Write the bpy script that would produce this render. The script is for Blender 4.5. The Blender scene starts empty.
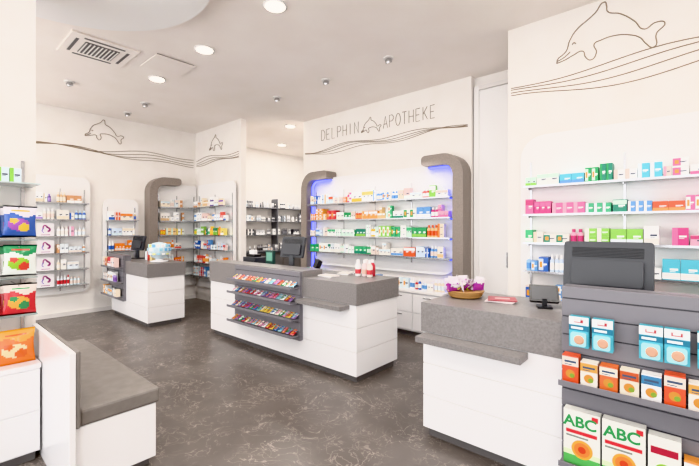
import bpy, math, random
from mathutils import Matrix, Vector
rng = random.Random(11)
scene = bpy.context.scene

def lin(c):
    return c/12.92 if c <= 0.04045 else ((c+0.055)/1.055)**2.4
def hx(h):
    return tuple(lin(int(h[i:i+2],16)/255) for i in (0,2,4))

# ------------------------------------------------------------ materials
MATS = {}
def mat(name, col, rough=0.5, metal=0.0, emit=None, es=1.0, spec=0.5, trans=0.0):
    m = bpy.data.materials.new(name); m.use_nodes = True
    b = m.node_tree.nodes['Principled BSDF']
    b.inputs['Base Color'].default_value = (*hx(col),1)
    b.inputs['Roughness'].default_value = rough
    b.inputs['Metallic'].default_value = metal
    b.inputs['Specular IOR Level'].default_value = spec
    if trans: b.inputs['Transmission Weight'].default_value = trans
    if emit:
        b.inputs['Emission Color'].default_value = (*hx(emit),1)
        b.inputs['Emission Strength'].default_value = es
    MATS[name] = m
    return m
def noise_mix(m, c1, c2, scale, detail=4, lo=0.35, hi=0.65):
    nt = m.node_tree; N = nt.nodes; L = nt.links
    b = N['Principled BSDF']
    tc = N.new('ShaderNodeTexCoord'); n = N.new('ShaderNodeTexNoise')
    n.inputs['Scale'].default_value = scale; n.inputs['Detail'].default_value = detail
    r = N.new('ShaderNodeValToRGB')
    r.color_ramp.elements[0].position = lo; r.color_ramp.elements[1].position = hi
    r.color_ramp.elements[0].color = (*hx(c1),1); r.color_ramp.elements[1].color = (*hx(c2),1)
    L.new(tc.outputs['Object'], n.inputs['Vector']); L.new(n.outputs['Fac'], r.inputs['Fac'])
    L.new(r.outputs['Color'], b.inputs['Base Color'])
noise_mix(mat('wall_paint','F1EBE5',0.75), 'F0EBE6','F4F0EC', 3)
noise_mix(mat('ceiling_paint','F4ECE6',0.8), 'F3EBE5','F6EFEA', 2)
mat('lacquer','EFEEEF',0.22)
mat('lacquer_matt','F1EFEE',0.45)
noise_mix(mat('stone','7A7675',0.35), '787473','8A8685', 80, 5, 0.3,0.7)
noise_mix(mat('arch_stone','857B75',0.45), '82776F','938880', 70, 5, 0.3,0.7)
mat('slat','79777D',0.35)
mat('groove','4A494E',0.5)
mat('plinth','625F5F',0.5)
noise_mix(mat('leather','77716C',0.55), '78726D','817B76', 14, 5)
mat('black','1B1B1E',0.35)
mat('darkgrey','3C3E43',0.4)
mat('metal','B8B8BA',0.25,1.0)
mat('shelf_glass','B4C0BF',0.12)
mat('gold','8E7B66',0.5)
mat('lamp','FFFFFF',0.5,emit='FFF6E8',es=9)
mat('led_blue','5060FF',0.5,emit='3050FF',es=3.6)
mat('trim','E6E2DF',0.4)
mat('wicker','B98B56',0.7)
mat('screen','0E1013',0.12)
mat('textgreen','2F8F4E',0.5)
mat('roomdark','5E5957',0.6)
mat('rackgrey','6A6B70',0.5)
for nm,ro in (('pack',.4),('foil',.22)):
    m = mat(nm,'FFFFFF',ro)
    a = m.node_tree.nodes.new('ShaderNodeAttribute'); a.attribute_name='Col'
    m.node_tree.links.new(a.outputs['Color'], m.node_tree.nodes['Principled BSDF'].inputs['Base Color'])
m = MATS['wicker']; nt=m.node_tree
w = nt.nodes.new('ShaderNodeTexWave'); w.inputs['Scale'].default_value=40; w.bands_direction='Z'
tc = nt.nodes.new('ShaderNodeTexCoord'); r = nt.nodes.new('ShaderNodeValToRGB')
r.color_ramp.elements[0].color=(*hx('7E5A33'),1); r.color_ramp.elements[1].color=(*hx('CFA36B'),1)
nt.links.new(tc.outputs['Object'],w.inputs['Vector']); nt.links.new(w.outputs['Fac'],r.inputs['Fac'])
nt.links.new(r.outputs['Color'],nt.nodes['Principled BSDF'].inputs['Base Color'])
# floor: dark marbled linoleum with light veins
m = mat('floor_marble','6A615C',0.32,spec=.45); nt=m.node_tree; N=nt.nodes; L=nt.links; b=N['Principled BSDF']
tc=N.new('ShaderNodeTexCoord')
n1=N.new('ShaderNodeTexNoise'); n1.inputs['Scale'].default_value=2.2; n1.inputs['Detail'].default_value=8; n1.inputs['Distortion'].default_value=.6
r1=N.new('ShaderNodeValToRGB'); r1.color_ramp.elements[0].position=.3; r1.color_ramp.elements[1].position=.7
r1.color_ramp.elements[0].color=(*hx('5B5450'),1); r1.color_ramp.elements[1].color=(*hx('6C6560'),1)
def veins(scale,dist,wd,seed):
    n2=N.new('ShaderNodeTexNoise'); n2.inputs['Scale'].default_value=scale; n2.inputs['Detail'].default_value=4; n2.inputs['Distortion'].default_value=dist
    mp=N.new('ShaderNodeMapping'); mp.inputs['Location'].default_value=(seed,seed*.7,0)
    L.new(tc.outputs['Object'],mp.inputs['Vector']); L.new(mp.outputs['Vector'],n2.inputs['Vector'])
    r2=N.new('ShaderNodeValToRGB'); e=r2.color_ramp.elements
    e[0].position=.5-wd; e[0].color=(0,0,0,1); e[1].position=.5+wd; e[1].color=(0,0,0,1)
    k=r2.color_ramp.elements.new(.5); k.color=(1,1,1,1)
    L.new(n2.outputs['Fac'],r2.inputs['Fac'])
    return r2.outputs['Color']
va=veins(3.4,2.2,.014,0); vb=veins(5.0,1.6,.012,7.3)
ad=N.new('ShaderNodeMath'); ad.operation='MAXIMUM'; L.new(va,ad.inputs[0]); L.new(vb,ad.inputs[1])
n3=N.new('ShaderNodeTexNoise'); n3.inputs['Scale'].default_value=4
r3=N.new('ShaderNodeValToRGB'); r3.color_ramp.elements[0].position=.38; r3.color_ramp.elements[1].position=.6
mul=N.new('ShaderNodeMath'); mul.operation='MULTIPLY'
mul2=N.new('ShaderNodeMath'); mul2.operation='MULTIPLY'; mul2.inputs[1].default_value=.85
mx=N.new('ShaderNodeMixRGB'); mx.inputs['Color2'].default_value=(*hx('A89D94'),1)
for n in (n1,n3): L.new(tc.outputs['Object'],n.inputs['Vector'])
L.new(n1.outputs['Fac'],r1.inputs['Fac']); L.new(n3.outputs['Fac'],r3.inputs['Fac'])
L.new(ad.outputs[0],mul.inputs[0]); L.new(r3.outputs['Color'],mul.inputs[1]); L.new(mul.outputs[0],mul2.inputs[0])
L.new(mul2.outputs[0],mx.inputs['Fac']); L.new(r1.outputs['Color'],mx.inputs['Color1']); L.new(mx.outputs['Color'],b.inputs['Base Color'])

W3=(1,1,1)
# ------------------------------------------------------------ mesh builder
class B:
    def __init__(s, M=None):
        s.v=[]; s.f=[]; s.m=[]; s.c=[]; s.s=[]; s.M=M or Matrix.Identity(4)
    def add(s, vs, fs, mt, col=W3, smooth=False, L=None):
        T = s.M @ L if L is not None else s.M
        flip = T.to_3x3().determinant() < 0
        o=len(s.v)
        s.v += [tuple(T @ Vector(p)) for p in vs]
        for f in fs:
            f=[i+o for i in f]
            if flip: f=f[::-1]
            s.f.append(f); s.m.append(mt); s.c.append(col); s.s.append(smooth)
    def box(s,x0,x1,y0,y1,z0,z1,mt,col=W3,L=None):
        vs=[(x0,y0,z0),(x1,y0,z0),(x1,y1,z0),(x0,y1,z0),(x0,y0,z1),(x1,y0,z1),(x1,y1,z1),(x0,y1,z1)]
        fs=[(0,3,2,1),(4,5,6,7),(0,1,5,4),(1,2,6,5),(2,3,7,6),(3,0,4,7)]
        s.add(vs,fs,mt,col,False,L)
    def lathe(s,cx,cy,prof,mt,col=W3,n=20,L=None,smooth=True,sx=1,sy=1):
        vs=[];fs=[]
        for (r,z) in prof:
            for i in range(n):
                a=2*math.pi*i/n
                vs.append((cx+r*sx*math.cos(a),cy+r*sy*math.sin(a),z))
        for j in range(len(prof)-1):
            for i in range(n):
                k=(i+1)%n
                fs.append((j*n+i,j*n+k,(j+1)*n+k,(j+1)*n+i))
        s.add(vs,fs,mt,col,smooth,L)
        caps=[]
        if prof[0][0]>1e-6: caps.append(tuple(range(n))[::-1])
        if prof[-1][0]>1e-6: caps.append(tuple((len(prof)-1)*n+i for i in range(n)))
        s.add(vs,caps,mt,col,False,L)
    def cyl(s,cx,cy,z0,z1,r,mt,col=W3,n=16,L=None):
        s.lathe(cx,cy,[(r,z0),(r,z1)],mt,col,n,L)
    def band(s,outer,inner,y0,y1,mt,col=W3,smooth=False,L=None):
        n=len(outer); vs=[]
        for p in outer: vs+= [(p[0],y0,p[1]),(p[0],y1,p[1])]
        for p in inner: vs+= [(p[0],y0,p[1]),(p[0],y1,p[1])]
        O=lambda i,k:2*i+k
        I=lambda i,k:2*n+2*i+k
        fs=[]
        for i in range(n-1):
            fs.append((O(i,0),O(i+1,0),I(i+1,0),I(i,0)))
            fs.append((O(i,1),I(i,1),I(i+1,1),O(i+1,1)))
            fs.append((O(i,0),O(i,1),O(i+1,1),O(i+1,0)))
            fs.append((I(i,0),I(i+1,0),I(i+1,1),I(i,1)))
        fs.append((O(0,0),I(0,0),I(0,1),O(0,1)))
        fs.append((O(n-1,0),O(n-1,1),I(n-1,1),I(n-1,0)))
        s.add(vs,fs,mt,col,smooth,L)
    def rrect(s,x0,x1,z0,z1,r,y0,y1,mt,col=W3,L=None,n=6,corners=(1,1,1,1)):
        pts=[]
        cs=[(x0+r,z0+r,180,0),(x1-r,z0+r,270,1),(x1-r,z1-r,0,2),(x0+r,z1-r,90,3)]
        sq=[(x0,z0),(x1,z0),(x1,z1),(x0,z1)]
        for cx,cz,a0,k in cs:
            if corners[k]:
                for i in range(n+1):
                    a=math.radians(a0+90*i/n); pts.append((cx+r*math.cos(a),cz+r*math.sin(a)))
            else: pts.append(sq[k])
        k=len(pts)
        vs=[(p[0],y0,p[1]) for p in pts]+[(p[0],y1,p[1]) for p in pts]
        fs=[tuple(range(k)),tuple(range(2*k-1,k-1,-1))]
        for i in range(k):
            j=(i+1)%k; fs.append((i,k+i,k+j,j))
        s.add(vs,fs,mt,col,False,L)
    def pillow(s,w,h,t,L,col,col2,col3,mt='foil',nx=8,nz=10,col4=None):
        for side in (1,-1):
            vs=[]
            for j in range(nz+1):
                for i in range(nx+1):
                    u=i/nx; v=j/nz
                    ww=w*(1-0.09*math.sin(math.pi*v))
                    d=t/2*(math.sin(math.pi*u)**.6)*(math.sin(math.pi*min(max((v-.07)/.86,0),1))**.6)
                    d*=1+0.16*math.sin(9*u+5*v)
                    vs.append(((u-.5)*ww, -side*d, v*h))
            for j in range(nz):
                for i in range(nx):
                    a=j*(nx+1)+i
                    f=(a,a+1,a+nx+2,a+nx+1)
                    if side<0: f=f[::-1]
                    u=(i+.5)/nx; v=(j+.5)/nz
                    c=col
                    if v>.70+.06*math.sin(7*u): c=col2
                    if ((u-.45)/.34)**2+((v-.40)/.2)**2<1: c=col3
                    if col4 and (((u-.62)/.17)**2+((v-.30)/.14)**2<1 or ((u-.3)/.13)**2+((v-.52)/.09)**2<1 or (.8<v<.88 and .2<u<.8)): c=col4
                    s.add([vs[q] for q in f],[(0,1,2,3)],mt,c,True,L)
    def done(s,name,parent=None,bevel=0):
        me=bpy.data.meshes.new(name); me.from_pydata(s.v,[],s.f)
        used=[]
        for x in s.m:
            if x not in used: used.append(x)
        for x in used: me.materials.append(MATS[x])
        idx={x:i for i,x in enumerate(used)}
        me.polygons.foreach_set('material_index',[idx[x] for x in s.m])
        me.polygons.foreach_set('use_smooth',s.s)
        at=me.color_attributes.new('Col','FLOAT_COLOR','CORNER')
        buf=[]
        for f,c in zip(s.f,s.c): buf += [c[0],c[1],c[2],1.0]*len(f)
        at.data.foreach_set('color',buf)
        me.update()
        ob=bpy.data.objects.new(name,me); scene.collection.objects.link(ob)
        if parent: ob.parent=parent
        if bevel:
            md=ob.modifiers.new('bevel','BEVEL'); md.width=bevel; md.segments=2; md.limit_method='ANGLE'
        return ob
def empty(name,loc=(0,0,0)):
    e=bpy.data.objects.new(name,None); scene.collection.objects.link(e); e.empty_display_size=.1
    return e
def simple(name,boxes,bevel=0,parent=None):
    b=B()
    for bx in boxes: b.box(*bx)
    return b.done(name,parent,bevel)
def frame(origin,u,n):
    u=Vector(u); n=Vector(n); z=Vector((0,0,1)); o=Vector(origin)
    return Matrix(((u.x,n.x,z.x,o.x),(u.y,n.y,z.y,o.y),(u.z,n.z,z.z,o.z),(0,0,0,1)))

# ------------------------------------------------------------ room shell
CH=3.58
simple('floor',[(-8.7,3.4,-2.4,9.0,-.1,0,'floor_marble')])
simple('ceiling',[(-8.7,3.4,-2.4,9.0,CH,CH+.1,'ceiling_paint')])
simple('wall_left',[(-8.25,-8.05,-2.4,4.05,0,CH,'wall_paint')])
simple('wall_alcove',[(-8.25,-6.3,4.05,4.17,0,CH,'wall_paint')])
simple('wall_backroom_left',[(-8.7,-8.45,4.17,9.0,0,CH,'wall_paint')])
simple('wall_backroom_rear',[(-8.45,-5.4,8.8,9.0,0,CH,'wall_paint')])
simple('wall_backroom_right',[(-5.6,-5.4,5.2,8.8,0,CH,'wall_paint')])
simple('wall_back',[(-5.6,-2.2,5.0,5.2,0,CH,'wall_paint')])
simple('wall_recess',[(-2.2,-1.41,5.12,5.2,0,CH,'wall_paint')])
simple('wall_right_back',[(-1.41,3.4,4.12,5.2,0,CH,'wall_paint')])
simple('wall_right',[(3.2,3.4,-2.4,4.12,0,CH,'wall_paint')])
simple('wall_front',[(-8.05,3.2,-2.4,-2.2,0,.35,'wall_paint'),(-8.05,3.2,-2.4,-2.2,2.95,CH,'wall_paint'),
    (-8.05,-7.6,-2.4,-2.2,.35,2.95,'wall_paint'),(-4.4,-4.0,-2.4,-2.2,.35,2.95,'wall_paint'),(-.8,-.4,-2.4,-2.2,.35,2.95,'wall_paint'),(2.8,3.2,-2.4,-2.2,.35,2.95,'wall_paint')])
for i,(a,c) in enumerate([(-7.6,-4.4),(-4.0,-.8),(-.4,2.8)]):
    simple('window_%d'%(i+1),[(a,a+.07,-2.34,-2.26,.35,2.95,'trim'),(c-.07,c,-2.34,-2.26,.35,2.95,'trim'),
      (a,c,-2.34,-2.26,.35,.42,'trim'),(a,c,-2.34,-2.26,2.88,2.95,'trim'),((a+c)/2-.03,(a+c)/2+.03,-2.34,-2.26,.42,2.88,'trim')])
d=B(); d.box(-2.12,-1.47,5.075,5.115,.01,3.38,'lacquer_matt'); d.box(-2.185,-2.12,5.05,5.115,0,3.44,'lacquer_matt'); d.box(-2.12,-1.43,5.05,5.115,3.385,3.44,'trim')
d.box(-1.75,-1.735,5.04,5.075,1.0,1.2,'metal')
d.done('door_1')
simple('baseboard_left',[(-8.05,-8.03,-2.2,4.05,0,.07,'trim')])
simple('baseboard_alcove',[(-6.9,-6.3,4.03,4.05,0,.07,'trim')])
simple('baseboard_backroom',[(-8.45,-8.43,4.2,8.8,0,.07,'trim')])
simple('wall_pillar',[(-4.15,-3.52,-.9,.575,0,CH,'wall_paint')])
b=B(); b.lathe(-3.35,.55,[(1.15,CH-.13),(1.15,CH)],'lacquer_matt',n=64); b.done('ceiling_disc')

# ------------------------------------------------------------ ceiling fixtures
lamps=[(-2.87,2.21),(-4.18,2.21),(-5.49,2.21),(-6.0,5.0),(-7.5,5.98),(-1.56,2.21),(-.25,2.21),(1.06,2.21),
       (-2.0,-.8),(-.4,-.3),(-5.6,-.5),(-7.0,.4),(1.4,0.2)]
for i,(x,y) in enumerate(lamps):
    e=empty('ceiling_downlight')
    b=B(); b.lathe(x,y,[(.098,CH-.016),(.112,CH-.012),(.105,CH-.001)],'lacquer_matt',n=28)
    b.done('ring',e)
    b=B(); b.lathe(x,y,[(.09,CH-.020),(.09,CH-.0165)],'lamp',n=28); b.done('lens',e)
    l=bpy.data.lights.new('downlight','AREA'); l.shape='DISK'; l.size=.2; l.energy=19; l.color=(1,.94,.88)
    o=bpy.data.objects.new('lamp',l); scene.collection.objects.link(o); o.location=(x,y,CH-.03); o.parent=e
b=B(); cx,cy=-5.13,1.41
b.box(cx-.33,cx+.33,cy-.33,cy+.33,CH-.02,CH,'ceiling_paint')
b.box(cx-.17,cx+.17,cy-.17,cy+.17,CH-.028,CH-.02,'plinth')
for i in range(9):
    y=cy-.155+i*.0385; b.box(cx-.165,cx+.165,y-.007,y+.007,CH-.034,CH-.028,'trim')
for (a0,a1,c0,c1) in [(-.265,-.235,-.2,.2),(.235,.265,-.2,.2),(-.2,.2,-.265,-.235),(-.2,.2,.235,.265)]:
    b.box(cx+a0,cx+a1,cy+c0,cy+c1,CH-.024,CH-.02,'plinth')
b.done('air_conditioning_cassette',bevel=.003)
b=B(); px,py=-4.93,2.12
b.box(px-.24,px+.24,py-.24,py+.24,CH-.022,CH-.012,'ceiling_paint'); b.box(px-.225,px+.225,py-.225,py+.225,CH-.012,CH,'plinth'); b.done('ceiling_access_panel')
for (x,y) in [(-6.53,1.44),(-6.71,2.51),(-7.5,2.51),(-4.86,3.78),(-3.78,3.79),(-2.72,3.8)]:
    b=B(); b.lathe(x,y,[(.06,CH-.016),(.066,CH-.01),(.066,CH)],'trim',n=20)
    b.lathe(0,0,[(.038,-.028),(.042,.012),(.02,.03)],'metal',n=16,L=Matrix.Translation((x,y,CH-.035))@Matrix.Rotation(.35,4,'X'))
    b.done('ceiling_spotlight')

# ------------------------------------------------------------ products
GREEN=['1F9455','3DAB72','1A7E66','86BD50','FFFFFF','D5EBDE','F4F6F2']
TEAL=['25A096','5CBCD2','FFFFFF','3A9F72','CDE7EA']
PINK=['CF3C84','E070A8','C03C74','EFB4CC','FFFFFF']
ORANGE=['EC8426','F0A850','DC5A24','FBD59A']
BLUE=['2F62B5','649AD2','FFFFFF','A0C6E6','D5E2F2']
RED=['C42A32','DE5F54','FFFFFF','F3D6D0']
WHITE=['FFFFFF','F2EEE8','DFE6EB','F2E5D0','D6E4EA','E9D9D0']
YEL=['F0CC36','F5E27E','FFFFFF']
PURP=['7A4EA0','A58CC6','FFFFFF','60458E']
BEIGE=['E9D9BF','D8B78D','F4EBDD','C9946A','FFFFFF']
MIX=GREEN+TEAL+WHITE+ORANGE+BLUE+RED+PINK
def prod(b,u,w,h,dp,n0,z,c1,c2,kind,t):
    c1=hx(c1); c2=hx(c2)
    if kind=='box':
        b.box(u,u+w,n0,n0+dp,z,z+h,'pack',c1)
        f=n0+dp
        if t<.35: b.box(u,u+w,f,f+.001,z+h*.05,z+h*.35,'pack',c2)
        elif t<.6: b.box(u,u+w*.35,f,f+.001,z,z+h,'pack',c2)
        elif t<.85: b.box(u,u+w,f,f+.001,z+h*.62,z+h*.94,'pack',c2)
        else:
            b.box(u,u+w*.5,f,f+.001,z+h*.1,z+h*.9,'pack',c2); b.box(u+w*.12,u+w*.38,f,f+.0015,z+h*.3,z+h*.7,'pack',hx('E8A33A'))
        dk=hx('3A3F55') if sum(c1)>1.8 else hx('FFFFFF')
        b.box(u+w*.42,u+w*.88,f,f+.0015,z+h*.47,z+h*.57,'pack',dk)
        b.box(u+w*.42,u+w*.74,f,f+.0015,z+h*.40,z+h*.43,'pack',dk)
    else:
        r=min(w,dp)/2; cx=u+w/2; cy=n0+dp-r
        b.lathe(cx,cy,[(r*.95,z),(r,z+.004),(r,z+h*.68),(r*.45,z+h*.78),(r*.45,z+h*.8)],'pack',c1,n=10)
        b.lathe(cx,cy,[(r*1.01,z+h*.15),(r*1.01,z+h*.55)],'pack',c2,n=10)
        b.cyl(cx,cy,z+h*.79,z+h,r*.55,'pack',c2 if t<.5 else hx('F4F4F4'),n=10)
def row(b,u0,u1,n0,z,hmax,segs,dens=.98,dmax=.14,bottle=.25,hmin=.08):
    u=u0
    while u<u1-.03:
        fr=(u-u0)/(u1-u0)
        pal=next((p for e,p in segs if fr<=e),segs[-1][1])
        kind='bottle' if rng.random()<bottle else 'box'
        if kind=='box':
            w=rng.uniform(.035,.11); h=rng.uniform(hmin,min(hmax,.17))
        else:
            w=rng.uniform(.035,.055); h=rng.uniform(.7,1)*min(hmax,.18)
        dp=rng.uniform(.05,dmax) if kind=='box' else w
        c1=rng.choice(pal); c2=rng.choice(pal)
        if c1==c2: c2='FFFFFF' if c1!='FFFFFF' else rng.choice(pal[:2])
        cnt=rng.randint(1,3); t=rng.random()
        if w>.085: cnt=min(cnt,2)
        stack=1
        if kind=='box' and h<hmax*.55: stack=max(1,int(hmax/h))
        for k in range(cnt):
            if u+w>u1: break
            st=max(1,stack-(rng.random()<.25))
            jd=rng.uniform(0,.012)
            for q in range(st): prod(b,u,w,h-.002,dp,n0+dmax-dp-jd,z+q*h,c1,c2,kind,t)
            u+=w+.003
        if u+w>u1: u+=.02
        if rng.random()>dens: u+=rng.uniform(.03,.08)
        u+=rng.uniform(.002,.010)
def shelves(M,u0,u1,zs,depth,name,board=None,rad=.12,corners=(1,1,1,1),n_up=3):
    b=B(M)
    if board: b.rrect(board[0],board[1],board[2],board[3],rad,.055,.078,'lacquer_matt',corners=corners)
    if board: b.box(board[0]+.15,board[1]-.15,.002,.055,board[2]+.15,board[3]-.15,'trim')
    for z in zs:
        b.box(u0,u1,.078,depth,z-.012,z,'shelf_glass')
        b.box(u0,u1,depth,depth+.004,z-.014,z+.004,'metal')
    for i in range(n_up):
        u=u0+.03+(u1-u0-.06)*i/(n_up-1)
        b.box(u-.008,u+.008,.078,.088,min(zs)-.1,max(zs)+.25,'metal')
        for z in zs: b.box(u-.005,u+.005,.078,depth-.05,z-.03,z-.0125,'metal')
    return b.done(name)

# ---- main back wall
MB=frame((0,5.0,0),(1,0,0),(0,-1,0))
Z4=[1.10,1.38,1.66,1.94]
shelves(MB,-5.18,-2.38,Z4,.28,'display_shelving',board=(-5.22,-2.36,.85,2.42),rad=.25,n_up=5)
b=B(MB)
row(b,-5.15,-2.42,.10,1.941,.18,[(.12,BLUE+WHITE),(.3,ORANGE+RED+WHITE),(.45,YEL+PINK+WHITE),(.7,BLUE+PURP+WHITE),(1,GREEN+RED+WHITE)])
row(b,-5.15,-2.42,.10,1.661,.2,[(.2,ORANGE+WHITE+RED),(.36,GREEN+WHITE),(.6,ORANGE),(.75,GREEN),(.9,BLUE+WHITE),(1,PINK)])
row(b,-5.15,-2.42,.10,1.381,.2,[(.15,WHITE+BLUE),(.45,GREEN),(.6,GREEN+YEL),(.85,GREEN),(1,ORANGE+WHITE)])
row(b,-5.15,-2.42,.10,1.101,.2,[(.3,WHITE+GREEN),(.6,GREEN+WHITE),(1,WHITE+BLUE+ORANGE)])
b.done('medicine_packages')
def arch(M,u_out,u_stub,zt,name,n1=.26,z0=0,t=.15,R=.3,leds=None):
    s=1 if u_stub>u_out else -1
    outer=[(u_out,z0)];inner=[(u_out+s*t,z0)]
    for i in range(13):
        a=math.pi/2*i/12
        outer.append((u_out+s*(R-R*math.cos(a)),zt-R+R*math.sin(a)))
        r=R-t
        inner.append((u_out+s*(R-r*math.cos(a)),zt-R+r*math.sin(a)))
    e=u_stub-s*.05
    outer.append((e,zt)); inner.append((e,zt-t))
    outer.append((u_stub-s*.01,zt-.02)); inner.append((u_stub-s*.01,zt-t+.02))
    outer.append((u_stub,zt-.05)); inner.append((u_stub,zt-t+.05))
    b=B(M)
    if s<0:
        b=B(M@Matrix.Scale(-1,4,(1,0,0)))
        outer=[(-p[0],p[1]) for p in outer]; inner=[(-p[0],p[1]) for p in inner]
    b.band(outer,inner,.002,n1,'arch_stone')
    if leds:
        k=15
        def off(i):
            p=inner[i]; o=outer[i]; v=Vector((p[0]-o[0],p[1]-o[1])).normalized()
            return (p[0]+v.x*.014,p[1]+v.y*.014)
        b.band([inner[i] for i in range(k)],[off(i) for i in range(k)],.08,.13,leds)
    return b.done(name)
arch(MB,-5.38,-4.72,2.53,'shelf_arch',leds='led_blue')
arch(MB,-2.2,-2.83,2.53,'shelf_arch',leds='led_blue')
b=B()
b.box(-5.2,-2.38,4.56,4.995,.08,.62,'lacquer'); b.box(-5.2,-2.38,4.60,4.995,0,.08,'plinth')
b.box(-5.2,-2.38,4.53,4.995,.62,.65,'lacquer_matt')
for i in range(6):
    x=-5.2+.47*i
    for z0,z1 in ((.1,.34),(.35,.6)):
        b.box(x+.006,x+.464,4.545,4.56,z0,z1,'lacquer')
        b.box(x+.17,x+.3,4.535,4.545,z1-.04,z1-.03,'metal')
b.done('base_cabinet',bevel=.002)
b=B(MB); row(b,-5.15,-2.42,.2,.651,.18,[(.5,WHITE+GREEN),(1,WHITE+RED+BLUE)],bottle=.5)
b.done('medicine_packages')

# ---- right wall shelving (Y=4.12)
MR=frame((0,4.12,0),(1,0,0),(0,-1,0))
ZR=[.82,1.10,1.37,1.64,1.91]
shelves(MR,-1.19,1.9,ZR,.24,'display_shelving',board=(-1.26,2.0,.55,2.42),rad=.22,n_up=5)
b=B(MR)
R0,R1=-1.17,1.86
def seg(lst): return [((x-R0)/(R1-R0),p) for x,p in lst]
row(b,R0,R1,.10,1.911,.16,seg([(-.98,GREEN),(-.75,TEAL+BLUE),(-.55,GREEN),(-.3,TEAL+WHITE),(-.18,RED+PINK),(-.05,PINK+WHITE),(.3,PINK+RED),(1.9,MIX)]),dmax=.13,bottle=.04,hmin=.065)
row(b,R0,R1,.10,1.641,.15,seg([(-.78,PINK[:4]),(-.6,TEAL+WHITE),(-.4,GREEN+PURP+WHITE),(-.28,BLUE+YEL),(-.1,ORANGE),(.2,PINK),(1.9,MIX)]),dmax=.13,bottle=.10,hmin=.065)
row(b,R0,R1,.10,1.371,.16,seg([(-.85,GREEN+WHITE),(-.72,PINK),(-.4,GREEN+WHITE),(-.2,TEAL+WHITE),(-.08,PINK[:3]),(.2,ORANGE+PINK),(1.9,MIX)]),dmax=.13,bottle=.2,hmin=.065)
row(b,R0,R1,.10,1.101,.17,seg([(-.8,BLUE),(-.5,BLUE+RED),(-.2,WHITE+BLUE),(1.9,MIX)]),dmax=.13)
row(b,R0,R1,.10,.821,.17,seg([(-.6,BLUE+WHITE),(1.9,MIX)]),dmax=.13)
b.done('medicine_packages')

# ---- left wall (X=-8.05)
ML=frame((-8.05,0,0),(0,1,0),(1,0,0))
ZL=[.55,.82,1.10,1.38,1.66,1.94]
shelves(ML,1.25,2.0,ZL,.26,'display_shelving',board=(1.2,2.06,.4,2.4),rad=.12)
b=B(ML)
for z,pal in zip(ZL,[RED+WHITE,WHITE+PURP,WHITE+BEIGE,WHITE+PINK,WHITE+BLUE,BEIGE+PURP]):
    row(b,1.56,1.98,.10,z+.001,.2,[(1,pal)],bottle=.55,dmax=.1,dens=.75)
row(b,1.27,1.55,.10,1.941,.2,[(1,BEIGE+PURP)],bottle=.5,dmax=.1)
row(b,1.27,1.55,.10,1.661,.2,[(1,WHITE+PURP)],bottle=.5,dmax=.1)
for z in (1.38,1.10,.82,.55):
    b.box(1.30,1.52,.19,.194,z+.001,z+.215,'pack',hx('F1ECEE'))
    for q in range(16):
        a=-.6+q/16*2*math.pi*.8; rr=.045+.01*math.sin(q)
        cxx=1.41+rr*math.cos(a); czz=z+.115+rr*1.2*math.sin(a); s_=.014-.0005*q
        b.box(cxx-s_,cxx+s_,.194,.197,czz-s_,czz+s_,'pack',hx('A8448A' if q<11 else '7D5AB8'))
    b.box(1.35,1.47,.194,.196,z+.02,z+.03,'pack',hx('8E3B78'))
b.done('cosmetic_products')
shelves(ML,2.3,2.82,[.82,1.10,1.38,1.66],.24,'display_shelving',board=(2.26,2.86,.6,2.06),rad=.12,n_up=2)
b=B(ML)
for z in [.82,1.10,1.38,1.66]:
    row(b,2.32,2.80,.10,z+.001,.2,[(1,BEIGE+ORANGE+WHITE+BLUE)],bottle=.4,dmax=.1)
b.done('cosmetic_products')
arch(ML,3.0,3.62,2.53,'shelf_arch')
shelves(ML,3.2,4.0,ZL,.26,'display_shelving',board=(3.17,4.03,.3,2.42),rad=.05)
b=B(ML)
for z,p in zip(ZL,[RED+BLUE,ORANGE+WHITE,ORANGE+RED+WHITE,YEL+ORANGE+GREEN,WHITE+RED+BEIGE,BEIGE+WHITE]):
    row(b,3.22,3.7,.10,z+.001,.2,[(1,p)],bottle=.3,dmax=.12)
b.done('medicine_packages')
MA=frame((0,4.05,0),(1,0,0),(0,-1,0))
shelves(MA,-7.74,-6.42,ZL,.26,'display_shelving',board=(-7.77,-6.36,.3,2.42),rad=.12,corners=(0,1,1,0))
b=B(MA)
for z,p in zip(ZL,[RED+BLUE+WHITE,ORANGE+WHITE+RED,BLUE+RED+WHITE,YEL+ORANGE+GREEN,WHITE+RED+BLUE,BEIGE+WHITE+PURP]):
    row(b,-7.7,-6.46,.10,z+.001,.2,[(1,p)],bottle=.3,dmax=.12)
b.done('medicine_packages')

# ---- back room furniture
FB=frame((-8.44,0,0),(0,1,0),(1,0,0))
e=empty('backroom_cabinet')
b=B(FB)
b.box(5.2,8.6,.02,.55,0,.9,'roomdark'); b.box(5.15,8.65,.02,.6,.9,.94,'darkgrey')
for i in range(6): b.box(5.22+i*.565,5.74+i*.565,.55,.565,.1,.86,'plinth')
b.box(5.3,8.5,.02,.035,.94,2.5,'trim')
for z in (1.35,1.7,2.05): b.box(5.3,8.5,.035,.3,z-.014,z,'rackgrey')
for u in (5.3,6.35,7.4,8.47): b.box(u,u+.02,.035,.3,.94,2.3,'rackgrey')
b.done('cabinet_and_rack',e,bevel=.003)
b=B(FB)
for z in (1.35,1.7,2.05): row(b,5.35,8.4,.1,z+.001,.24,[(1,['B5B5B8','7A7A80','E2E2E2','4D4D53','C4CCD3','F0EEEA'])],bottle=.6,dens=.35)
row(b,5.4,8.4,.3,.941,.26,[(1,['3C3C40','BFC3C7','8B8B90','EAEAEA'])],bottle=.4,dens=.4)
b.done('bottles',e)
b=B(); b.box(-5.98,-5.605,6.2,8.4,0,2.2,'lacquer_matt')
for y in (6.93,7.66): b.box(-5.985,-5.98,y-.004,y+.004,.05,2.15,'plinth')
b.done('storage_cabinet',bevel=.003)

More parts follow.
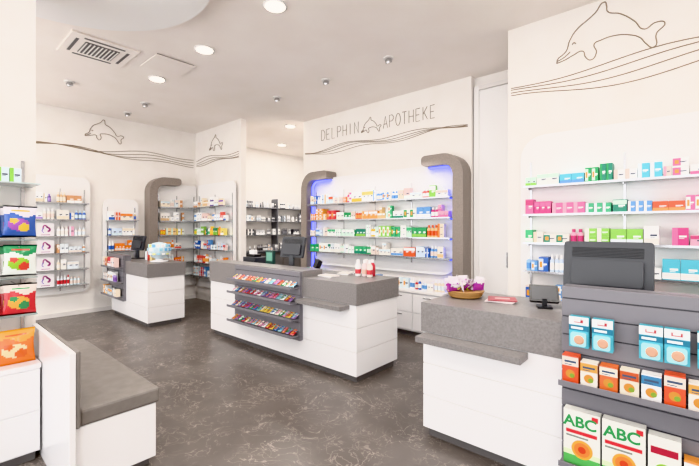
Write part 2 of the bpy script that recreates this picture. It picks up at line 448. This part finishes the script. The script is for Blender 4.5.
# ------------------------------------------------------------ counters
def ledges(b,x0,x1,yf,zs,dp=.12):
    for z in zs:
        b.box(x0,x1,yf-dp,yf,z-.012,z,'slat')
        b.box(x0,x1,yf-dp-.005,yf-dp,z-.012,z+.018,'slat')
def slat(b,x0,x1,y0,y1,z0,z1,step=.1):
    z=z0
    b.box(x0,x1,y0+.010,y1,z0,z1,'slat')
    b.box(x0+.004,x1-.004,y0+.008,y0+.010,z0+.004,z1-.004,'groove')
    while z<z1-.02:
        t=min(z+step-.008,z1)
        b.box(x0,x1,y0,y0+.008,z,t,'slat'); z+=step
def counter(x0,x1,y0,y1,disp,ztop,ledz,shelf,full_stone=None):
    b=B()
    b.box(x0+.04,x1-.04,y0+.05,y1-.05,0,.07,'plinth')
    for z0,z1 in ((.07,.30),(.306,.53),(.536,.76)):
        b.box(x0+.012,x1-.012,y0+.012,y1-.012,z0,z1,'lacquer')
    b.box(x0+.02,x1-.02,y0+.02,y1-.02,.07,.76,'trim')
    b.box(x0,x1,y0,y1,.76,.97,'stone')
    if full_stone:
        b.box(full_stone[0],full_stone[1],y0-.002,y0+.30,.762,full_stone[2],'stone')
    if shelf:
        b.box(shelf[0],shelf[1],y0-.13,y0+.02,.715,.755,'stone')
    slat(b,disp[0],disp[1],y0-.035,y0+.012,disp[2],ztop)
    b.box(disp[0],disp[1],y0,y0+.09,.9,ztop,'slat')
    ledges(b,disp[0]+.01,disp[1]-.01,y0-.035,ledz)
    return b.done('service_counter',bevel=.003)
counter(-7.72,-6.10,2.31,2.90,(-7.72,-7.0,.30,1.06),1.06,(.38,.62,.86),None)
MC=frame((0,2.275,0),(1,0,0),(0,-1,0))
b=B(MC)
for z,p in ((.381,ORANGE+WHITE),(.621,WHITE+PURP),(.861,BEIGE+RED)): row(b,-7.69,-7.03,.01,z,.17,[(1,p)],dmax=.09)
b.done('display_packages')
counter(-5.15,-2.38,2.80,3.52,(-4.44,-3.16,.28,1.03),1.03,(.34,.52,.70,.86),(-3.12,-2.48),full_stone=(-5.15,-3.15,1.04))
MC=frame((0,2.765,0),(1,0,0),(0,-1,0))
b=B(MC)
CANDY=['B8484A','D9BE5A','4A9060','4A70A8','CC8250','8A6A9C','F2F2F2','8CBCC8','D28AA8','EDE4D4','C23A40']
for z in (.341,.521,.701,.861):
    u=-4.41
    while u<-3.23:
        w=rng.uniform(.05,.085); c1,c2,c3=[hx(rng.choice(CANDY)) for _ in range(3)]
        for k in range(2):
            b.pillow(w,.080,.018,Matrix.Translation((u+w/2,.065-.03*k,z+.008+.018*k))@Matrix.Rotation(1.0,4,'X')@Matrix.Scale(-1,4,(0,1,0)),c1,c2,c3,nx=5,nz=6)
        u+=w+.006
b.done('candy_packets')
counter(-1.45,1.3,2.43,3.15,(-.527,1.3,.12,1.18),1.18,(.25,.68),(-1.42,-.72))
MC=frame((0,2.395,0),(1,0,0),(0,-1,0))
b=B(MC); u=-.505; 
cols=[('D9562E','F3E6DA'),('F4EFE6','D9A24C'),('D96F3A','F7F0E0'),('EFE6D4','B9542C'),('F2F2F2','3E7BA4')]
i=0
while u<1.2:
    c=cols[i%5]; w=.075
    h=.125 if i%5 else .145
    b.box(u,u+w,.02,.085,.681,.681+h,'pack',hx(c[0]))
    b.box(u,u+w,.085,.087,.681+h*.62,.681+h*.95,'pack',hx(c[1]))
    b.lathe(0,0,[(.022,0),(.022,.002)],'pack',hx('C98A3B'),n=14,L=Matrix.Translation((u+w/2,.085,.681+h*.33))@Matrix.Rotation(-math.pi/2,4,'X'))
    b.lathe(0,0,[(.012,0),(.012,.003)],'pack',hx('7E9A3B'),n=12,L=Matrix.Translation((u+w*.62,.085,.681+h*.28))@Matrix.Rotation(-math.pi/2,4,'X'))
    b.box(u+.01,u+w-.01,.087,.088,.681+h*.74,.681+h*.82,'pack',hx('40506A'))
    b.box(u+.01,u+w-.03,.087,.088,.681+h*.66,.681+h*.69,'pack',hx('40506A'))
    u+=w+.010; i+=1
b.done('tea_boxes')
e=empty('plaster_boxes')
b=B(MC); specs=[(-.50,.165,.285),(-.325,.175,.285),(-.14,.12,.27),(-.01,.13,.2),(.13,.17,.285),(.31,.17,.285),(.49,.1,.26),(.61,.17,.28)]
for k,(u,w,h) in enumerate(specs):
    if k in (3,6):
        b.box(u,u+w,.02,.08,.251,.251+h,'pack',hx('F2A14A')); b.box(u,u+w,.08,.082,.251+h*.6,.251+h*.95,'pack',hx('FFFFFF')); b.box(u+.02,u+w-.02,.08,.084,.251+h*.1,.251+h*.5,'pack',hx('D8532B')); continue
    b.box(u,u+w,.02,.08,.251,.251+h,'pack',hx('F2F2EC'))
    if k==2 :
        b.box(u,u+w,.08,.082,.251,.251+h*.35,'pack',hx('3F9A5B')); b.box(u+.01,u+w-.01,.08,.083,.251+h*.7,.251+h*.82,'pack',hx('A5243A'));
        b.lathe(0,0,[(.035,0),(.035,.003)],'pack',hx('8CB63F'),n=20,L=Matrix.Translation((u+w/2,.08,.251+h*.42))@Matrix.Rotation(-math.pi/2,4,'X')); continue
    b.box(u,u+w,.08,.0815,.251,.251+.05,'pack',hx('5BAE5C'))
    b.box(u,u+w,.08,.0815,.251+.05,.251+.075,'pack',hx('DCE9C4'))
    b.box(u+.012,u+w-.012,.08,.082,.251+h-.120,.251+h-.102,'pack',hx('C8303A'))
    b.box(u+.012,u+w-.05,.08,.082,.251+h-.140,.251+h-.130,'pack',hx('8A8F88'))
    b.box(u+w-.035,u+w-.008,.08,.082,.251+h-.035,.251+h-.01,'pack',hx('C8303A'))
    for rr,cc,th in ((.048,'F3B233',.002),(.036,'EE8A2C',.003),(.018,'C9452A',.004)):
        b.lathe(0,0,[(rr,0),(rr,th)],'pack',hx(cc),n=28,L=Matrix.Translation((u+w*.52,.08,.251+.088))@Matrix.Rotation(-math.pi/2,4,'X'))
    t=bpy.data.curves.new('label','FONT'); t.body='ABC'; t.size=.078; t.extrude=.0008; t.offset=.0022; t.align_x='CENTER'
    to=bpy.data.objects.new('label',t); scene.collection.objects.link(to); to.parent=e
    to.location=(u+w/2-.006,2.395-.0815,.251+h-.082); to.rotation_euler=(math.pi/2,0,0); t.materials.append(MATS['textgreen'])
b.done('cartons',e)
b=B(MC)
for x in (-.43,-.325,-.13,-.035,.08,.2,.32,.5,.62,.8):
    z0=.875
    for k in range(3):
        y=.03+k*.022
        b.box(x-.045,x+.045,y,y+.003,z0,z0+.16,'pack',hx('4FA9BC'))
    f=y+.003
    b.box(x-.045,x+.045,f,f+.0008,z0+.118,z0+.16,'pack',hx('F2F6F7'))
    b.box(x-.045,x+.045,f,f+.001,z0+.088,z0+.115,'pack',hx('17708C'))
    b.box(x-.035,x+.02,f,f+.0016,z0+.096,z0+.107,'pack',hx('F2F6F7'))
    b.rrect(x-.036,x+.036,z0+.008,z0+.08,.012,f,f+.014,'foil',hx('A9D8DE'))
    b.lathe(0,0,[(.024,0),(.016,.008)],'pack',hx('D9A88C'),n=14,L=Matrix.Translation((x+.004,f+.014,z0+.042))@Matrix.Rotation(-math.pi/2,4,'X'))
    b.box(x-.02,x+.02,f,f+.002,z0+.13,z0+.145,'pack',hx('B8323E'))
    for dx in (-.012,.012): b.box(x+dx-.002,x+dx+.002,0.001,.115,z0+.148,z0+.152,'metal')
    b.box(x-.014,x+.014,.113,.117,z0+.142,z0+.166,'pack',hx('F3F3F3'))
b.done('hanging_blister_cards')

# ------------------------------------------------------------ counter-top items
def monitor(x,y,z,w,h,rotz,tilt,name='cash_register_monitor'):
    e=empty(name)
    T=Matrix.Translation((x,y,z))@Matrix.Rotation(rotz,4,'Z')
    b=B(T); b.box(-w*.28,w*.28,-.09,.09,0,.014,'darkgrey')
    b.box(-.035,.035,-.02,.02,.014,.20,'darkgrey'); b.done('stand',e,.004)
    b=B(T@Matrix.Translation((0,0,.15))@Matrix.Rotation(tilt,4,'X'))
    b.rrect(-w/2,w/2,0,h,.02,-.02,.02,'darkgrey')
    b.rrect(-w/2+.015,w/2-.015,.015,h-.015,.01,.02,.023,'screen')
    b.rrect(-w*.4,w*.4,.03,h*.62,.02,-.045,-.02,'darkgrey')
    for i in range(7): b.box(-w*.4,w*.4,-.024,-.02,h*.68+i*.009,h*.68+i*.009+.004,'black')
    b.done('housing',e,.003)
    return e
monitor(-.37,2.78,.972,.46,.30,0,-.12)
monitor(-3.93,3.30,.972,.36,.28,.25,-.25)
monitor(-7.35,2.62,.972,.34,.26,.2,-.2)
b=B(Matrix.Translation((-.72,2.80,.972))@Matrix.Rotation(.35,4,'Z'))
b.box(-.045,.045,-.05,.05,0,.012,'black')
b.box(-.015,.015,-.01,.015,.01,.06,'black')
Lt=Matrix.Translation((0,0,.035))@Matrix.Rotation(-.7,4,'X')
b.rrect(-.09,.09,0,.13,.012,-.012,.012,'black',L=Lt)
b.rrect(-.076,.076,.012,.118,.006,-.0135,-.012,'darkgrey',L=Lt)
b.done('card_terminal',bevel=.002)
e=empty('wicker_basket')
bx,by,bz=-1.30,2.84,.972
b=B(); prof=[(.105,bz),(.12,bz+.01),(.14,bz+.045),(.145,bz+.05),(.135,bz+.05),(.112,bz+.015),(.0,bz+.012)]
b.lathe(bx,by,prof,'wicker',n=36)
for i in range(4):
    R=.118+.006*i
    b.lathe(bx,by,[(R,bz+.006+i*.012),(R+.007,bz+.012+i*.012),(R,bz+.018+i*.012)],'wicker',n=36)
b.done('weave',e)
b=B()
for i in range(30):
    a=rng.uniform(0,6.28); r=rng.uniform(0,.13)
    L=Matrix.Translation((bx+r*math.cos(a),by+r*math.sin(a),bz+.04+rng.uniform(0,.04)))@Matrix.Rotation(rng.uniform(0,6),4,'Z')@Matrix.Rotation(rng.uniform(-1.1,1.1),4,'X')
    c=hx(rng.choice(['A84098','B858A8','9F3C9B','9F3C9B','E4D9E4','C7CA4A']))
    b.pillow(.085,.09,.02,L,c,hx('E4DFE4'),hx(rng.choice(['8C2E90','EFEFEF','6B2A80','B0409C'])))
b.done('sample_packets',e)
b=B()
for i in range(5):
    L=Matrix.Translation((-1.03+.004*i,2.84,.972+i*.004))@Matrix.Rotation(.2+.05*i,4,'Z')
    b.box(-.095,.095,-.085,.085,0,.0035,'pack',hx('A4464E') if i>2 else hx('E8DCDC'),L=L)
b.box(-.05,.05,-.02,.02,0,.001,'pack',hx('E9C9C9'),L=L@Matrix.Translation((0,0,.0036)))
b.done('leaflet_stack')
b=B()
for k,(x,y) in enumerate([(-2.78,3.3),(-2.7,3.32),(-2.62,3.31),(-2.74,3.40),(-2.66,3.41)]):
    c=['F2F2F2','E9D9D9','F4E8E0','FFFFFF','C23345'][k]
    b.lathe(x,y,[(.03,.972),(.032,.976),(.032,1.09),(.015,1.12),(.015,1.125)],'pack',hx(c),n=16)
    b.lathe(x,y,[(.0325,1.0),(.0325,1.05)],'pack',hx('C6424A' if k%2==0 else 'D9B9A9'),n=16)
    b.cyl(x,y,1.12,1.155,.017,'pack',hx('F6F6F6'))
b.done('lotion_bottles')
b=B()
for i,(x,y,w) in enumerate([(-3.0,3.05,.2),(-3.0,3.33,.15)]):
    for q in range(3):
        b.box(-w/2,w/2,-.07,.07,q*.006,q*.006+.005,'pack',hx('F5F5F5') if q<2 else hx('E3DED8'),L=Matrix.Translation((x,y,.972))@Matrix.Rotation(.2*i+.05*q,4,'Z'))
b.done('paper_pads')
b=B(); x,y=-3.45,3.3
b.lathe(x,y,[(.06,.972),(.06,.985),(.02,.99),(.018,1.03)],'black',n=20)
b.rrect(-.035,.035,-.02,.09,.015,-.04,.03,'black',L=Matrix.Translation((x,y,1.03))@Matrix.Rotation(-.5,4,'X'))
b.done('barcode_scanner')
b=B(); b.box(-4.95,-4.65,3.22,3.42,.972,1.09,'darkgrey'); b.box(-4.9,-4.7,3.24,3.37,1.09,1.13,'black'); b.box(-4.86,-4.74,3.27,3.33,1.13,1.19,'pack',hx('F2F2F2')); b.done('receipt_printer',bevel=.006)
b=B(); b.box(-4.5,-4.33,3.3,3.34,.98,1.2,'pack',hx('2D4A44')); b.box(-4.48,-4.35,3.297,3.3,1.05,1.17,'pack',hx('6FA592')); b.box(-4.52,-4.31,3.26,3.38,.972,.98,'black'); b.done('counter_display')
e=empty('sample_dispenser'); x,y=-6.42,2.62
b=B(); b.lathe(x,y,[(.13,.972),(.14,.985),(.06,1.0),(.06,1.02)],'lacquer',n=28)
b.lathe(x,y,[(.05,1.02),(.12,1.05),(.165,1.12),(.17,1.17),(.15,1.23),(.10,1.27),(.04,1.285)],'pack',hx('C9DAE2'),n=28)
for j in range(3):
    for i in range(14):
        a=i/14*6.283+j*.2; z=1.09+j*.06; r=.155 if j!=1 else .17
        b.box(-.022,.022,-.006,.006,0,.045,'pack',hx(rng.choice(['6FAFD8','FFFFFF','9FD1E3','BFD4DF','E9E99A','FFFFFF'])),
          L=Matrix.Translation((x+r*math.cos(a),y+r*math.sin(a),z))@Matrix.Rotation(a+math.pi/2,4,'Z'))
b.done('globe',e)
b=B(); 
for i in range(3): b.box(-6.95+i*.1,-6.87+i*.1,2.6,2.66,.972,1.12+.02*i,'pack',hx(['E9EEF2','C2423C','F1D9A2'][i]))
b.done('leaflet_holders')

# ------------------------------------------------------------ bench and low unit at left
e=empty('waiting_bench')
b=B(); b.box(-4.18,-2.58,.62,.99,0,.05,'plinth'); b.box(-4.2,-2.55,.585,1.02,.05,.39,'lacquer'); b.done('base',e,.004)
b=B(); b.box(-4.2,-2.54,.605,1.04,.391,.487,'leather'); b.done('seat_cushion',e,.016)
b=B(); b.box(-3.50,-2.50,.550,.580,0,.825,'lacquer'); b.done('back_panel',e,.003)
b=B(); b.box(-3.50,-2.505,.581,.604,.40,.83,'leather'); b.done('backrest_pad',e,.008)
e=empty('display_cabinet')
b=B(); b.box(-3.51,-3.19,-.9,.52,0,.06,'plinth'); 
b.box(-3.51,-3.165,-.9,.54,.06,.60,'lacquer'); b.box(-3.51,-3.15,-.9,.543,.60,.63,'lacquer')
for z0,z1 in ((.07,.32),(.33,.59)):
    for y0,y1 in ((-.89,-.19),(-.18,.535)): b.box(-3.165,-3.153,y0,y1,z0,z1,'lacquer')
b.done('low_unit',e,.003)
b=B()
for z in (.93,1.18,1.43,1.80):
    b.box(-3.515,-3.3 if z<1.7 else -3.2,-.88,.55,z-.008,z,'shelf_glass')
for y in (-.5,.1,.5): b.box(-3.518,-3.50,y-.01,y+.01,.63,1.98,'metal')
b.done('glass_shelves',e)
MT=frame((-3.515,0,0),(0,1,0),(1,0,0))
b=B(MT); bags=[('3F5FA8','E8E4EC','9A58A8','E3C24A'),('E6ECE8','2E8A58','8CB63F','C94A3E'),('C23A40','F0E4DC','E8B04C','3F8A58')]
for r,(z,c) in enumerate(zip((1.445,1.195,.945),bags)):
    for k,y in enumerate((.44,.245,.05,-.145,-.34,-.535)):
        cc=bags[(r+k)%3] if k>0 else c
        for q in range(2):
            L=Matrix.Translation((y+.012*(q-.5),.235+.05*q,z+.004*q))@Matrix.Rotation(.05*(q-.5),4,'Y')@Matrix.Scale(-1,4,(0,1,0))
            b.pillow(.17,.20,.045,L,hx(cc[0]),hx(cc[1]),hx(cc[2]),nx=18,nz=22,col4=hx(cc[3]))
        b.box(y-.003,y+.003,.002,.31,z+.188,z+.194,'metal')
b.done('sweet_bags')
b=B(MT); row(b,-.8,.52,.12,1.801,.14,[(1,GREEN+WHITE)],bottle=.0,dmax=.15)
b.done('tea_packages')
b=B(MT)
for k,y in enumerate((.43,.22,.02,-.18)):
    L=Matrix.Translation((y,.27,.632))@Matrix.Rotation(.08,4,'X')@Matrix.Scale(-1,4,(0,1,0))
    b.pillow(.2,.22,.09,L,hx('E07A24'),hx('EFAE3A'),hx('EEDDB0'),nx=18,nz=22,col4=hx('B9442A') if k%2 else hx('C9622A'))
b.done('orange_sweet_bags')

# ------------------------------------------------------------ wall line art
GL={'D':[[(0,0),(0,1),(.35,1),(.6,.8),(.65,.5),(.6,.2),(.35,0),(0,0)]],
'E':[[(.55,0),(0,0),(0,1),(.55,1)],[(0,.5),(.45,.5)]],
'L':[[(0,1),(0,0),(.5,0)]],
'P':[[(0,0),(0,1),(.4,1),(.58,.87),(.58,.63),(.4,.5),(0,.5)]],
'H':[[(0,0),(0,1)],[(.6,0),(.6,1)],[(0,.5),(.6,.5)]],
'I':[[(.25,0),(.25,1)]],
'N':[[(0,0),(0,1),(.6,0),(.6,1)]],
'A':[[(0,0),(.33,1),(.66,0)],[(.12,.35),(.54,.35)]],
'O':[[(.33+.33*math.cos(t*math.pi/8),.5+.5*math.sin(t*math.pi/8)) for t in range(17)]],
'T':[[(0,1),(.6,1)],[(.3,0),(.3,1)]],
'K':[[(0,0),(0,1)],[(.55,1),(0,.45)],[(.15,.58),(.58,0)]]}
DOL=[(0,.07),(.01,.12),(.07,.16),(.11,.20),(.14,.30),(.22,.42),(.34,.50),(.41,.55),(.50,.64),(.52,.59),(.53,.52),(.65,.45),(.78,.32),(.87,.20),(.96,.24),(1.04,.21),(.97,.12),(.95,-.02),(.88,.04),(.83,.12),(.74,.18),(.60,.22),(.46,.21),(.40,.19),(.42,.08),(.37,.01),(.31,.06),(.28,.14),(.18,.12),(.10,.09),(0,.07)]
EYE=[(.17,.25),(.19,.27),(.21,.25)]
MOUTH=[(.01,.095),(.08,.12),(.15,.17)]
def art(name,M,polys,r=.006):
    c=bpy.data.curves.new(name,'CURVE'); c.dimensions='3D'; c.bevel_depth=r; c.bevel_resolution=1; c.materials.append(MATS['gold'])
    for pts,smooth in polys:
        if smooth:
            s=c.splines.new('BEZIER'); s.bezier_points.add(len(pts)-1)
            for bp,p in zip(s.bezier_points,pts):
                bp.co=M@Vector((p[0],.004,p[1])); bp.handle_left_type='AUTO'; bp.handle_right_type='AUTO'
            s.resolution_u=6
        else:
            s=c.splines.new('POLY'); s.points.add(len(pts)-1)
            for q,p in zip(s.points,pts):
                q.co=(*(M@Vector((p[0],.004,p[1]))),1)
    o=bpy.data.objects.new(name,c); scene.collection.objects.link(o); return o
def waves(u0,u1,z,amp=.03,n=4,sp=.04,fr=4.2):
    out=[]
    for k in range(n):
        pts=[]; N=max(12,int((u1-u0)/.1)); ph=k*.55
        for i in range(N+1):
            u=u0+(u1-u0)*i/N
            pts.append((u,z+(k-(n-1)/2)*sp*(.65+.5*math.cos(u*1.7+.4))+amp*math.sin(u*fr+ph)+.018*math.sin(u*1.3+k)))
        out.append((pts,True))
    return out
def dol(u,z,w,mir=False):
    f=lambda p:(u+(1-p[0] if mir else p[0])*w, z+p[1]*w)
    return [([f(p) for p in DOL],True),([f(p) for p in EYE],True),([f(p) for p in MOUTH],True)]
def word(t,u,z,h,adv,gw):
    out=[]
    for i,ch in enumerate(t):
        for st in GL[ch]: out.append(([(u+i*adv+p[0]*gw,z+p[1]*h) for p in st],False))
    return out
art('shop_lettering',MB,word('DELPHIN',-5.1,3.14,.19,.135,.14)+word('APOTHEKE',-3.68,3.12,.19,.122,.13)+dol(-4.14,3.1,.40)+waves(-5.55,-2.25,2.94),.005)
art('dolphin_line_art',MR,dol(-.95,3.05,.78)+waves(-1.38,3.15,2.91,.035,4,.05,3.6),.005)
art('dolphin_line_art',ML,dol(2.0,3.12,.6)+waves(.0,4.0,2.93),.0058)
art('dolphin_line_art',MA,dol(-7.45,3.1,.5)+waves(-8.0,-6.35,2.93),.0058)

# ------------------------------------------------------------ lights
def area(name,loc,rot,sx,sy,e,col=(1,1,1)):
    l=bpy.data.lights.new(name,'AREA'); l.shape='RECTANGLE'; l.size=sx; l.size_y=sy; l.energy=e; l.color=col
    o=bpy.data.objects.new(name,l); scene.collection.objects.link(o); o.location=loc; o.rotation_euler=rot; return o
for x in (-6.0,-2.4,1.2):
    area('window_daylight',(x,-2.2,1.65),(math.radians(90),0,0),3.1,2.5,76,(.97,.98,1))
area('shelf_glow',(-3.8,4.6,2.5),(math.radians(-20),0,0),2.4,.1,7,(.92,.94,1))
area('backroom_lamp',(-7.0,6.6,CH-.05),(0,0,0),1.2,1.2,50,(1,.97,.93))
w=bpy.data.worlds.new('world'); scene.world=w; w.use_nodes=True
bg=w.node_tree.nodes['Background']; bg.inputs['Color'].default_value=(.95,.97,1,1); bg.inputs['Strength'].default_value=1.0
# ------------------------------------------------------------ camera
cam=bpy.data.cameras.new('camera'); cam.lens=383/699*36; cam.sensor_width=36; cam.shift_y=-4/699; cam.clip_start=.05
co=bpy.data.objects.new('camera',cam); scene.collection.objects.link(co)
co.location=(0,0,1.5); co.rotation_euler=(math.radians(90),0,math.radians(41.4)); scene.camera=co
try: scene.view_settings.view_transform='Khronos PBR Neutral'
except Exception: scene.view_settings.view_transform='Standard'
scene.view_settings.exposure=0.3
